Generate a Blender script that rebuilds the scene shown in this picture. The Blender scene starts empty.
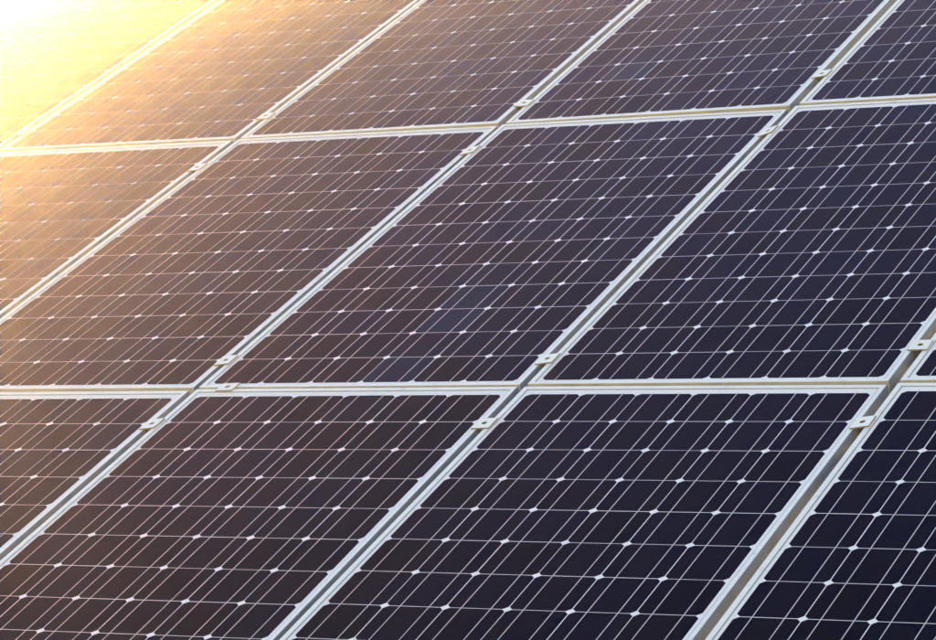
import bpy, bmesh, math, random
from mathutils import Matrix, Vector

random.seed(7)
scene = bpy.context.scene
COL = scene.collection

# ------------------------------------------------------------------ array frame
TILT = math.radians(26.66)           # slope of the panel rows
HUB = Vector((0.0, 0.0, 2.1))        # centre of the reference panel above ground
AU = Vector((1, 0, 0))
AV = Vector((0, math.cos(TILT), math.sin(TILT)))
AN = Vector((0, -math.sin(TILT), math.cos(TILT)))
ARRAY = Matrix(((AU.x, AV.x, AN.x, HUB.x), (AU.y, AV.y, AN.y, HUB.y), (AU.z, AV.z, AN.z, HUB.z), (0, 0, 0, 1)))

# ------------------------------------------------------------------ camera
cam_d = bpy.data.cameras.new("camera")
cam = bpy.data.objects.new("camera", cam_d)
COL.objects.link(cam)
cam_d.sensor_fit = 'HORIZONTAL'
cam_d.sensor_width = 36.0
cam_d.lens = 3200.706 / 936.0 * 36.0
cam_d.clip_start = 0.1
cam_d.clip_end = 3000.0
RIGHT = Vector((0.87413601, 0.43403438, -0.21794582))
DOWN = Vector((-0.01852511, -0.41861977, -0.90797264))
FWD = Vector((-0.48532777, 0.79772905, -0.35789008))
EYE = Vector((3.54785955, -6.09941418, 2.53652869))
loc = Matrix(((RIGHT.x, -DOWN.x, -FWD.x, EYE.x), (RIGHT.y, -DOWN.y, -FWD.y, EYE.y), (RIGHT.z, -DOWN.z, -FWD.z, EYE.z), (0, 0, 0, 1)))
cam.matrix_world = ARRAY @ loc
scene.camera = cam

# ------------------------------------------------------------------ sky, sun, exposure
SUN_EL = math.radians(8.1)
SUN_AZ = math.radians(-40.4)         # clockwise from +Y
world = bpy.data.worlds.new("World")
scene.world = world
world.use_nodes = True
wn = world.node_tree
sky = wn.nodes.new('ShaderNodeTexSky')
sky.sky_type = 'NISHITA'
sky.sun_disc = False
sky.sun_elevation = SUN_EL
sky.sun_rotation = SUN_AZ
sky.air_density = 1.2
sky.dust_density = 0.0
sky.ozone_density = 0.1
bg = wn.nodes['Background']
wn.links.new(sky.outputs[0], bg.inputs[0])
bg.inputs[1].default_value = 0.12

sun_d = bpy.data.lights.new("sun", 'SUN')
sun_d.energy = 4.0
sun_d.angle = math.radians(0.5)
sun_d.color = (1.0, 0.57, 0.16)
sun = bpy.data.objects.new("sun", sun_d)
COL.objects.link(sun)
sdir = Vector((math.sin(SUN_AZ) * math.cos(SUN_EL), math.cos(SUN_AZ) * math.cos(SUN_EL), math.sin(SUN_EL)))
sun.rotation_euler = (-sdir).to_track_quat('-Z', 'Y').to_euler()

vs = scene.view_settings
vs.view_transform = 'Standard'
vs.look = 'None'
vs.gamma = 1.0
vs.use_curve_mapping = False
vs.exposure = 2.0

scene.cycles.use_denoising = True
scene.cycles.max_bounces = 6
scene.cycles.diffuse_bounces = 3
scene.cycles.glossy_bounces = 3
scene.cycles.volume_bounces = 0

# ------------------------------------------------------------------ materials
GLASS_IOR = 1.10
RESIDUE = (0.01, 0.19, 1.0, 1)      # blue-violet residual reflection of the anti-reflex coating


def nodes_of(name):
    m = bpy.data.materials.new(name)
    m.use_nodes = True
    t = m.node_tree
    return m, t, t.nodes['Principled BSDF'], t.nodes['Material Output']


def ramp(t, stops):
    r = t.nodes.new('ShaderNodeValToRGB')
    el = r.color_ramp.elements
    while len(el) < len(stops):
        el.new(0.5)
    for e, (p, c) in zip(el, stops):
        e.position = p
        e.color = (*c, 1)
    return r


def world_noise(t, scale, detail=3.0, rough=0.55):
    g = t.nodes.new('ShaderNodeNewGeometry')
    n = t.nodes.new('ShaderNodeTexNoise')
    n.inputs['Scale'].default_value = scale
    n.inputs['Detail'].default_value = detail
    n.inputs['Roughness'].default_value = rough
    t.links.new(g.outputs['Position'], n.inputs['Vector'])
    return n


def under_glass(name, colour, metallic=0.0, rough=0.6, vary=None, residue=RESIDUE):
    """A layer of the laminate seen through low-iron glass."""
    m, t, p, out = nodes_of(name)
    p.inputs['Metallic'].default_value = metallic
    p.inputs['Roughness'].default_value = rough
    p.inputs['Specular IOR Level'].default_value = 0.0
    if vary:
        oi = t.nodes.new('ShaderNodeObjectInfo')
        r = ramp(t, vary)
        t.links.new(oi.outputs['Random'], r.inputs[0])
        t.links.new(r.outputs[0], p.inputs['Base Color'])
    else:
        p.inputs['Base Color'].default_value = (*colour, 1)
    gl = t.nodes.new('ShaderNodeBsdfAnisotropic')
    if vary:      # every cell's coating came out a little different
        sp = t.nodes.new('ShaderNodeMapRange')
        sp.inputs['To Min'].default_value = 0.86
        sp.inputs['To Max'].default_value = 1.14
        wn_ = t.nodes.new('ShaderNodeTexWhiteNoise')
        wn_.noise_dimensions = '1D'
        t.links.new(oi.outputs['Random'], wn_.inputs['W'])
        t.links.new(wn_.outputs['Value'], sp.inputs['Value'])
        vm = t.nodes.new('ShaderNodeVectorMath')
        vm.operation = 'SCALE'
        vm.inputs[0].default_value = residue[:3]
        t.links.new(sp.outputs[0], vm.inputs['Scale'])
        t.links.new(vm.outputs[0], gl.inputs['Color'])
    else:
        gl.inputs['Color'].default_value = residue
    n = world_noise(t, 22.0, 4.0, 0.6)
    mr = t.nodes.new('ShaderNodeMapRange')
    mr.inputs['To Min'].default_value = 0.10
    mr.inputs['To Max'].default_value = 0.26
    t.links.new(n.outputs[0], mr.inputs['Value'])
    t.links.new(mr.outputs[0], gl.inputs['Roughness'])
    fr = t.nodes.new('ShaderNodeFresnel')
    fr.inputs['IOR'].default_value = GLASS_IOR
    mix = t.nodes.new('ShaderNodeMixShader')
    t.links.new(fr.outputs[0], mix.inputs[0])
    t.links.new(p.outputs[0], mix.inputs[1])
    t.links.new(gl.outputs[0], mix.inputs[2])
    t.links.new(mix.outputs[0], out.inputs[0])
    return m


MAT = {}
MAT['cell'] = under_glass('cell_silicon', None, 0.0, 0.5,
                          [(0.0, (0.0020, 0.0018, 0.0034)), (0.35, (0.0018, 0.0018, 0.0045)), (0.7, (0.0024, 0.0019, 0.0032)), (1.0, (0.0018, 0.0020, 0.0055))])
MAT['cell_blue'] = under_glass('cell_silicon_blue', None, 0.0, 0.5,
                               [(0.0, (0.002, 0.005, 0.022)), (1.0, (0.002, 0.006, 0.030))], (0.02, 0.30, 1.0, 1))
MAT['backsheet'] = under_glass('white_backsheet', (0.82, 0.77, 0.88), 0.0, 0.6)
MAT['ribbon'] = under_glass('tinned_ribbon', (0.66, 0.60, 0.66), 0.25, 0.45)


def metal(name, c0, c1, metallic, rough, scale=9.0):
    m, t, p, out = nodes_of(name)
    n = world_noise(t, scale, 5.0, 0.65)
    r = ramp(t, [(0.27, tuple(0.72 * c for c in c0)), (0.38, c0), (0.65, c1)])
    t.links.new(n.outputs[0], r.inputs[0])
    t.links.new(r.outputs[0], p.inputs['Base Color'])
    p.inputs['Metallic'].default_value = metallic
    mr = t.nodes.new('ShaderNodeMapRange')
    mr.inputs['To Min'].default_value = rough - 0.07
    mr.inputs['To Max'].default_value = rough + 0.07
    t.links.new(n.outputs[0], mr.inputs['Value'])
    t.links.new(mr.outputs[0], p.inputs['Roughness'])
    return m


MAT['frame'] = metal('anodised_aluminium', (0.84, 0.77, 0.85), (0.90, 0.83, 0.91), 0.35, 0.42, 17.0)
MAT['frame_side'] = metal('shaded_extrusion_side', (0.19, 0.22, 0.33), (0.27, 0.31, 0.45), 0.2, 0.5, 14.0)  # shade of the vertical gaps painted into the side bars' outer walls
MAT['frame_end'] = metal('bounce_tinted_extrusion_end', (0.45, 0.40, 0.36), (0.56, 0.50, 0.45), 0.1, 0.6, 14.0)  # warm ground bounce painted into outer walls of top and bottom bars
MAT['shade_seal'] = metal('shade_line_seal', (0.20, 0.22, 0.25), (0.30, 0.32, 0.36), 0.0, 0.6, 40.0)  # seal strip whose grey paints the shade line inside the frame lip
MAT['clamp'] = metal('cast_aluminium', (0.86, 0.78, 0.82), (0.92, 0.84, 0.88), 0.25, 0.45, 60.0)
MAT['bolt'] = metal('weathered_bolt_steel', (0.07, 0.06, 0.05), (0.15, 0.13, 0.10), 0.6, 0.45, 300.0)
MAT['clamp_edge'] = metal('dark_cut_edge', (0.24, 0.20, 0.16), (0.34, 0.29, 0.24), 0.2, 0.55, 200.0)  # plate side faces, darker and browner than the top
MAT['stem'] = metal('shaded_channel', (0.05, 0.055, 0.045), (0.09, 0.095, 0.08), 0.2, 0.6, 80.0)  # dark colour paints the shadow under the clamp plate
MAT['rail'] = metal('rail_aluminium', (0.55, 0.55, 0.54), (0.65, 0.65, 0.64), 0.6, 0.45)

m, t, p, out = nodes_of('grass_ground')
n = world_noise(t, 1.6, 8.0, 0.7)
r = ramp(t, [(0.3, (0.055, 0.065, 0.045)), (0.55, (0.085, 0.095, 0.065)), (0.75, (0.05, 0.07, 0.04))])
t.links.new(n.outputs[0], r.inputs[0])
t.links.new(r.outputs[0], p.inputs['Base Color'])
p.inputs['Roughness'].default_value = 0.95
MAT['ground'] = m


# ------------------------------------------------------------------ mesh helpers
def mesh_from(name, verts, faces, mat):
    me = bpy.data.meshes.new(name)
    me.from_pydata(verts, [], faces)
    me.materials.append(mat)
    me.update()
    bm = bmesh.new()
    bm.from_mesh(me)
    bmesh.ops.recalc_face_normals(bm, faces=bm.faces)
    bm.to_mesh(me)
    bm.free()
    return me


def box_mesh(name, lo, hi, mat, bevel=0.0):
    bm = bmesh.new()
    bmesh.ops.create_cube(bm, size=1.0)
    for v in bm.verts:
        v.co = Vector([lo[k] + (v.co[k] + 0.5) * (hi[k] - lo[k]) for k in range(3)])
    if bevel:
        bmesh.ops.bevel(bm, geom=list(bm.edges), offset=bevel, segments=2, affect='EDGES', profile=0.6)
    me = bpy.data.meshes.new(name)
    bm.to_mesh(me)
    bm.free()
    if mat:
        me.materials.append(mat)
    return me


def link(name, me, parent=None, matrix=None):
    o = bpy.data.objects.new(name, me)
    COL.objects.link(o)
    if parent is not None:
        o.parent = parent
    if matrix is not None:
        o.matrix_local = matrix
    return o


# ------------------------------------------------------------------ panel dimensions (metres)
PITCH = 0.127                    # cell to cell
PW, PH = 0.8226859, 1.59167679   # panel to panel
HU = 0.380 + 0.0212              # half width of the module
VB, VT = -0.761 - 0.0242, 0.761 + 0.0332
LIP, STEP, DEEP = 0.0112, 0.0026, 0.040

# profile of the aluminium extrusion: (inward, height)
PROFILE = [(0, -DEEP), (0, -0.0215), (0.0009, -0.0205), (0.0009, -0.0185), (0, -0.0175), (0, -0.0008), (0.0008, 0), (LIP - 0.0008, 0), (LIP, -0.0007), (LIP, -STEP),
           (0.0022, -STEP), (0.0022, -0.0070), (LIP, -0.0070), (LIP, -0.0088), (0.0022, -0.0088),
           (0.0022, -DEEP + 0.0016), (0.026, -DEEP + 0.0016), (0.026, -DEEP)]


def bar_mesh(name, a, b, inward):
    """Mitred bar from outer corner a to outer corner b."""
    d = (b - a).normalized()
    gap = 0.00025
    vs_, fs = [], []
    for end, s in ((a, 1), (b, -1)):
        for (w, h) in PROFILE:
            q = end + d * s * (w + gap) + inward * w
            vs_.append((q.x, q.y, h))
    k = len(PROFILE)
    for i in range(k):
        j = (i + 1) % k
        fs.append((i, j, k + j, k + i))
    fs.append(tuple(range(k)))
    fs.append(tuple(range(2 * k - 1, k - 1, -1)))
    me = mesh_from(name, vs_, fs, MAT['frame'])
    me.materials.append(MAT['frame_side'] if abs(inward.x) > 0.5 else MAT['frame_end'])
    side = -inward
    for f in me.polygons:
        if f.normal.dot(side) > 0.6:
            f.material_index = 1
    return me


c00, c10, c11, c01 = Vector((-HU, VB, 0)), Vector((HU, VB, 0)), Vector((HU, VT, 0)), Vector((-HU, VT, 0))
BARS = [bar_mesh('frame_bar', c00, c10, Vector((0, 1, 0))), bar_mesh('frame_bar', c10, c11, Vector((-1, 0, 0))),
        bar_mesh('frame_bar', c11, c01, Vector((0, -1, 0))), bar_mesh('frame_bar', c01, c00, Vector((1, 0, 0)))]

in_ = 0.0024
SHEET = box_mesh('laminate', (-HU + in_, VB + in_, -0.0069), (HU - in_, VT - in_, -STEP - 0.0001), MAT['backsheet'])
SHEET_TOP = -STEP - 0.0001
a_, b_ = LIP, LIP + 0.0019
SHADE_SEALS = [box_mesh('shade_seal', lo, hi, MAT['shade_seal']) for lo, hi in (
    ((-HU + a_, VB + b_, SHEET_TOP), (-HU + b_, VT - b_, SHEET_TOP + 0.0009)), ((HU - b_, VB + b_, SHEET_TOP), (HU - a_, VT - b_, SHEET_TOP + 0.0009)),
    ((-HU + a_, VT - b_, SHEET_TOP), (HU - a_, VT - a_, SHEET_TOP + 0.0009)), ((-HU + a_, VB + a_, SHEET_TOP), (HU - a_, VB + b_, SHEET_TOP + 0.0009)))]


def cell_mesh(mat):
    hw, cut, rad = 0.0625, 0.0088, 0.0825
    pts = []
    for q in range(4):
        a0 = math.atan2(hw - cut, hw)
        a1 = math.atan2(hw, hw - cut)
        for s in range(4):
            a = a0 + (a1 - a0) * s / 3 + q * math.pi / 2
            rr = math.hypot(hw, hw - cut)
            pts.append((rr * math.cos(a), rr * math.sin(a)))
    k = len(pts)
    top, bot = 0.00018, 0.00002
    vs_ = [(x, y, top) for x, y in pts] + [(x, y, bot) for x, y in pts]
    fs = [tuple(range(k))] + [(i, k + i, k + (i + 1) % k, (i + 1) % k) for i in range(k)]
    return mesh_from('cell', vs_, fs, mat)


CELL, CELL_BLUE = cell_mesh(MAT['cell']), cell_mesh(MAT['cell_blue'])
RW = 0.00088
RIBBON = box_mesh('busbar', (-RW, -0.7665, 0.00022), (RW, 0.7670, 0.00040), MAT['ribbon'])

BLUE = {(1, 1): {(3, 8), (3, 9), (3, 11)}, (1, 0): {(1, 9)}}

# small fitting errors of each module: shift u, shift v, height, tilt u, tilt v, turn
FIT = {(-1, 0): (.00080, .00059, -.0062, -.00412, -.00254, .00012), (-1, 1): (.00041, .00023, -.0023, -.00402, -.0037, -.00011),
       (0, 0): (-.00207, -.00088, -.00367, .00267, .0011, -.0001), (0, 1): (.0016, .00175, -.00283, -.00397, -.00408, .0019),
       (0, 2): (.00012, .00007, .00005, -.00199, -.00051, -.00004), (1, 0): (-.00115, -.001, .0025, .00632, .00538, -.00034),
       (1, 1): (-.00183, -.00046, -.00173, -.00193, -.00239, .00143), (1, 2): (.00078, -.00013, .00028, -.00108, .00193, -.0009),
       (2, 0): (.00368, .00153, .0072, -.00068, .00425, .00043), (2, 1): (-.00116, -.00201, .00238, -.0007, .00148, -.00175),
       (2, 2): (-.00193, .00004, .00187, -.00485, -.00297, .00099), (3, 2): (.00074, .00027, -.00172, -.00751, .00027, .00011),
       (-2, 0): (0, 0, -.0045, .0, .0, 0), (-3, 0): (0, 0, -.0045, 0, 0, 0), (3, 1): (0, 0, .001, 0, 0, 0)}

PANEL_LABEL = {
    (-3, 0): 'sliver of white-framed solar panel in the extreme upper left corner of the picture',
    (-2, 0): 'glare-washed solar panel of the top row, second from the left corner',
    (-1, 0): 'warm-glowing solar panel of the top row, third from the left corner',
    (0, 0): 'hazy grey-brown solar panel of the top row, above the orange-tinted middle one',
    (1, 0): 'slate blue solar panel of the top row, second from the right',
    (2, 0): 'dark blue solar panel cut off by the upper right corner',
    (-1, 1): 'golden-lit solar panel at the left end of the middle row',
    (0, 1): 'orange-brown tinted solar panel of the middle row, second from the left',
    (1, 1): 'dark solar panel at the picture centre with a few bluer cells',
    (2, 1): 'large navy solar panel of the middle row, right of the centre one',
    (3, 1): 'corner of a solar panel at the right edge, end of the middle row',
    (0, 2): 'brownish solar panel at the left end of the bottom row',
    (1, 2): 'dark solar panel of the bottom row, second from the left',
    (2, 2): 'near-black solar panel of the bottom row, second from the right',
    (3, 2): 'near-black solar panel cut off by the lower right corner',
}


def panel_matrix(i, j):
    du, dv, dz, tu, tv, rot = FIT[(i, j)]
    R = Matrix(((1, -rot, 0), (rot, 1, 0), (tu, tv, 1)))
    x = R.col[0].normalized()
    y = R.col[1] - x * x.dot(R.col[1])
    y.normalize()
    z = x.cross(y)
    M = Matrix.Identity(4)
    for a in range(3):
        M[a][0], M[a][1], M[a][2] = x[a], y[a], z[a]
    # heights are those of the cell plane
    M.translation = Vector(((i - 1) * PW + du, -(j - 1) * PH + dv, dz)) - z * SHEET_TOP
    return M


def make_panel(i, j):
    root = bpy.data.objects.new('solar_panel', None)
    root.empty_display_size = 0.2
    COL.objects.link(root)
    root.matrix_world = ARRAY @ panel_matrix(i, j)
    root['label'] = PANEL_LABEL[(i, j)]
    root['category'] = 'solar panel'
    root['group'] = 'solar panels of the tilted array'
    for b in BARS:
        link('frame_bar', b, root)
    for b in SHADE_SEALS:
        link('shade_seal', b, root)
    link('laminate', SHEET, root)
    blue = BLUE.get((i, j), ())
    for r_ in range(12):
        for c in range(6):
            me = CELL_BLUE if (c, r_) in blue else CELL
            jx, jy = random.uniform(-.00025, .00025), random.uniform(-.00025, .00025)
            link('cell', me, root, Matrix.Translation(((c - 2.5) * PITCH + jx, (5.5 - r_) * PITCH + jy, SHEET_TOP)))
    for c in range(6):
        for s in (-1, 1):
            link('busbar', RIBBON, root, Matrix.Translation(((c - 2.5) * PITCH + s * 0.0303, 0, SHEET_TOP)))
    return root


for key in sorted(FIT, key=lambda k: (k[1], k[0])):
    make_panel(*key)


# ------------------------------------------------------------------ clamps
def plate_mesh(hu, hv, th, hole):
    bm = bmesh.new()
    n_ = 20
    rings = []
    for z in (th, 0.0):
        inner, outer = [], []
        for k in range(n_):
            a = 2 * math.pi * (k + 0.5) / n_
            x, y = math.cos(a), math.sin(a)
            inner.append(bm.verts.new((hole * x, hole * y, z)))
            s = 1.0 / max(abs(x), abs(y))
            outer.append(bm.verts.new((hu * x * s, hv * y * s, z)))
        rings.append((inner, outer))
    corners = []
    (it, ot), (ib, ob) = rings
    for k in range(n_):
        j = (k + 1) % n_
        bm.faces.new((it[k], ot[k], ot[j], it[j]))
        bm.faces.new((ib[k], ib[j], ob[j], ob[k]))
        bm.faces.new((it[k], it[j], ib[j], ib[k]))
        bm.faces.new((ot[k], ob[k], ob[j], ot[j]))
    # pull the ring points nearest to each corner out into the corner
    for sx in (-1, 1):
        for sy in (-1, 1):
            for ring in (ot, ob):
                v = min(ring, key=lambda q: (q.co.x - sx * hu) ** 2 + (q.co.y - sy * hv) ** 2)
                v.co.x, v.co.y = sx * hu, sy * hv
    rim = [e for e in bm.edges if len(e.link_faces) == 2 and abs(e.verts[0].co.z - th) < 1e-6 and abs(e.verts[1].co.z - th) < 1e-6
           and e.calc_face_angle(0) > 1.0]
    bmesh.ops.bevel(bm, geom=rim, offset=0.0005, segments=2, affect='EDGES')
    me = bpy.data.meshes.new('plate')
    bm.to_mesh(me)
    bm.free()
    me.materials.append(MAT['clamp'])
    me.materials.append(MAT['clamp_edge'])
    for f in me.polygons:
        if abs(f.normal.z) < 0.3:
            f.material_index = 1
    return me


def bolt_mesh(r, h, socket):
    """Socket head screw: rim, hexagonal recess."""
    bm = bmesh.new()
    n_ = 18

    def ring(rad, z):
        return [bm.verts.new((rad * math.cos(2 * math.pi * k / n_), rad * math.sin(2 * math.pi * k / n_), z)) for k in range(n_)]
    rr = [ring(r * 0.55, -0.030), ring(r * 0.55, -0.002), ring(r, -0.002), ring(r, h * 0.8), ring(r * 0.88, h), ring(socket, h), ring(socket, h - 0.0035)]
    for a, b in zip(rr, rr[1:]):
        for k in range(n_):
            j = (k + 1) % n_
            bm.faces.new((a[k], a[j], b[j], b[k]))
    bm.faces.new(rr[-1])
    bm.faces.new(rr[0][::-1])
    bmesh.ops.recalc_face_normals(bm, faces=bm.faces)
    me = bpy.data.meshes.new('bolt')
    bm.to_mesh(me)
    bm.free()
    me.materials.append(MAT['bolt'])
    return me


PLATE = plate_mesh(0.0205, 0.0225, 0.0032, 0.0060)
PLATE_WIDE = plate_mesh(0.0205, 0.0205, 0.0030, 0.0068)
BOLT = bolt_mesh(0.0054, 0.0018, 0.0032)
BOLT_DEEP = bolt_mesh(0.0058, -0.0006, 0.0030)
STEM = box_mesh('stem', (-0.0062, -0.0205, -0.034), (0.0062, 0.014, -0.0002), MAT['stem'], 0.0006)


def lip_height(i, j, u, v):
    """Height of the frame top of panel (i, j) over array point (u, v)."""
    if (i, j) not in FIT:
        return None
    M = panel_matrix(i, j)
    z = M.col[2].to_3d()
    o = M.translation
    return o.z - ((u - o.x) * z.x + (v - o.y) * z.y) / z.z


def clamp(u, v, sides, label, turn=0.0, wide=False):
    hs = []
    for (i, j, eu, ev) in sides:
        h = lip_height(i, j, u + eu, v + ev)
        if h is not None:
            hs.append((eu, ev, h))
    if len(hs) == 2:
        zc = (hs[0][2] + hs[1][2]) / 2
        tu = (hs[1][2] - hs[0][2]) / (hs[1][0] - hs[0][0]) if hs[1][0] != hs[0][0] else 0.0
        tv = (hs[1][2] - hs[0][2]) / (hs[1][1] - hs[0][1]) if hs[1][1] != hs[0][1] else 0.0
    else:
        zc, tu, tv = hs[0][2], 0.0, 0.0
    root = bpy.data.objects.new('panel_clamp', None)
    root.empty_display_size = 0.05
    COL.objects.link(root)
    R = Matrix.Rotation(math.atan(tv), 4, 'X') @ Matrix.Rotation(-math.atan(tu), 4, 'Y') @ Matrix.Rotation(turn, 4, 'Z')
    root.matrix_world = ARRAY @ Matrix.Translation((u, v, zc + 0.0003)) @ R
    root['label'] = label
    root['category'] = 'clamp'
    root['group'] = 'clamps holding the panel edges'
    link('plate', PLATE_WIDE if wide else PLATE, root)
    link('bolt', BOLT_DEEP if wide else BOLT, root)
    if not wide:
        link('stem', STEM, root)
    return root


E_ = 0.0135
# seam (between column k and k+1), row, v from the cell centre of that row
CLAMPS = [
    (1, 1, -0.6668, 'pale clamp on the seam right of the centre panel, just above the lower junction'),
    (1, 2, 0.6159, 'pale clamp below the lower junction, between the two middle bottom panels'),
    (0, 1, -0.6477, 'pale clamp left of the centre panel, just above the junction with the extra clamp'),
    (2, 1, -0.6281, 'pale clamp near the right edge of the picture, above its junction'),
    (2, 2, 0.6195, 'pale clamp near the right edge, below its junction at the black corner panel'),
    (1, 0, -0.5803, 'pale clamp above the upper right junction of the blue panels'),
    (1, 1, 0.6302, 'pale clamp below the upper right junction, at the top of the navy panel'),
    (0, 0, -0.6508, 'pale clamp above the top centre junction'),
    (0, 1, 0.6130, 'pale clamp below the top centre junction'),
    (-1, 0, -0.6266, 'sunlit clamp above the upper left junction in the warm glow'),
    (-1, 1, 0.5884, 'sunlit clamp below the upper left junction in the warm glow'),
    (0, 2, 0.6213, 'pale clamp at the brownish bottom row panel, lower left'),
    (-2, 0, -0.6460, 'glare-washed clamp near the left edge above the upper seam'),
    (-3, 0, 0.6045, 'glare-washed clamp in the extreme upper left corner'),
]
for (k, j, dv, lab) in CLAMPS:
    u = (k - 0.5) * PW
    v = -(j - 1) * PH + dv
    clamp(u, v, [(k, j, -E_, 0), (k + 1, j, E_, 0)], lab, turn=random.uniform(-0.03, 0.03))
clamp(-0.3215, -(0.7845 + PH - 0.7935) / 2, [(1, 1, 0, E_), (1, 2, 0, -E_)],
      'only clamp on a horizontal seam, with a large bolt hole, below the centre panel', turn=0.04, wide=True)

# ------------------------------------------------------------------ support behind the array
rack = bpy.data.objects.new('mounting_rack', None)
COL.objects.link(rack)
rack['kind'] = 'structure'
rack.matrix_world = ARRAY
U0, U1 = -3.75, 2.5
for j in (0, 1, 2):
    for dv in (-0.64, 0.61):
        v = -(j - 1) * PH + dv
        link('rail', box_mesh('rail', (U0, v - 0.02, -0.105), (U1, v + 0.02, -0.062), MAT['rail'], 0.002), rack)
for u in (-3.2, -1.65, -0.1, 1.45):
    link('rafter', box_mesh('rafter', (u - 0.03, -2.2, -0.19), (u + 0.03, 2.2, -0.107), MAT['rail'], 0.002), rack)
inv = ARRAY.inverted()
for u in (-3.2, -1.65, -0.1, 1.45):
    for v in (-1.5, 1.5):
        top = ARRAY @ Vector((u, v, -0.17))
        me = box_mesh('post', (u - 0.04, top.y - 0.04, 0.0), (u + 0.04, top.y + 0.04, top.z), MAT['rail'], 0.004)
        link('post', me, rack, inv)

# ------------------------------------------------------------------ ground
S = 40.0
g = link('ground', mesh_from('ground', [(-S, -S, 0), (S, -S, 0), (S, S, 0), (-S, S, 0)], [(0, 1, 2, 3)], MAT['ground']))
g['kind'] = 'structure'

# ------------------------------------------------------------------ hazy evening air
hz = link('haze', box_mesh('haze', (-42, -42, -1.0), (42, 42, 3.4), None))
hz['kind'] = 'stuff'
hm = bpy.data.materials.new('hazy_air')
hm.use_nodes = True
ht = hm.node_tree
ht.nodes.remove(ht.nodes['Principled BSDF'])
pv = ht.nodes.new('ShaderNodeVolumePrincipled')
pv.inputs['Color'].default_value = (1.0, 0.96, 0.92, 1)
pv.inputs['Density'].default_value = 0.0048
pv.inputs['Anisotropy'].default_value = 0.93
ht.links.new(pv.outputs[0], ht.nodes['Material Output'].inputs['Volume'])
hz.data.materials.clear()
hz.data.materials.append(hm)
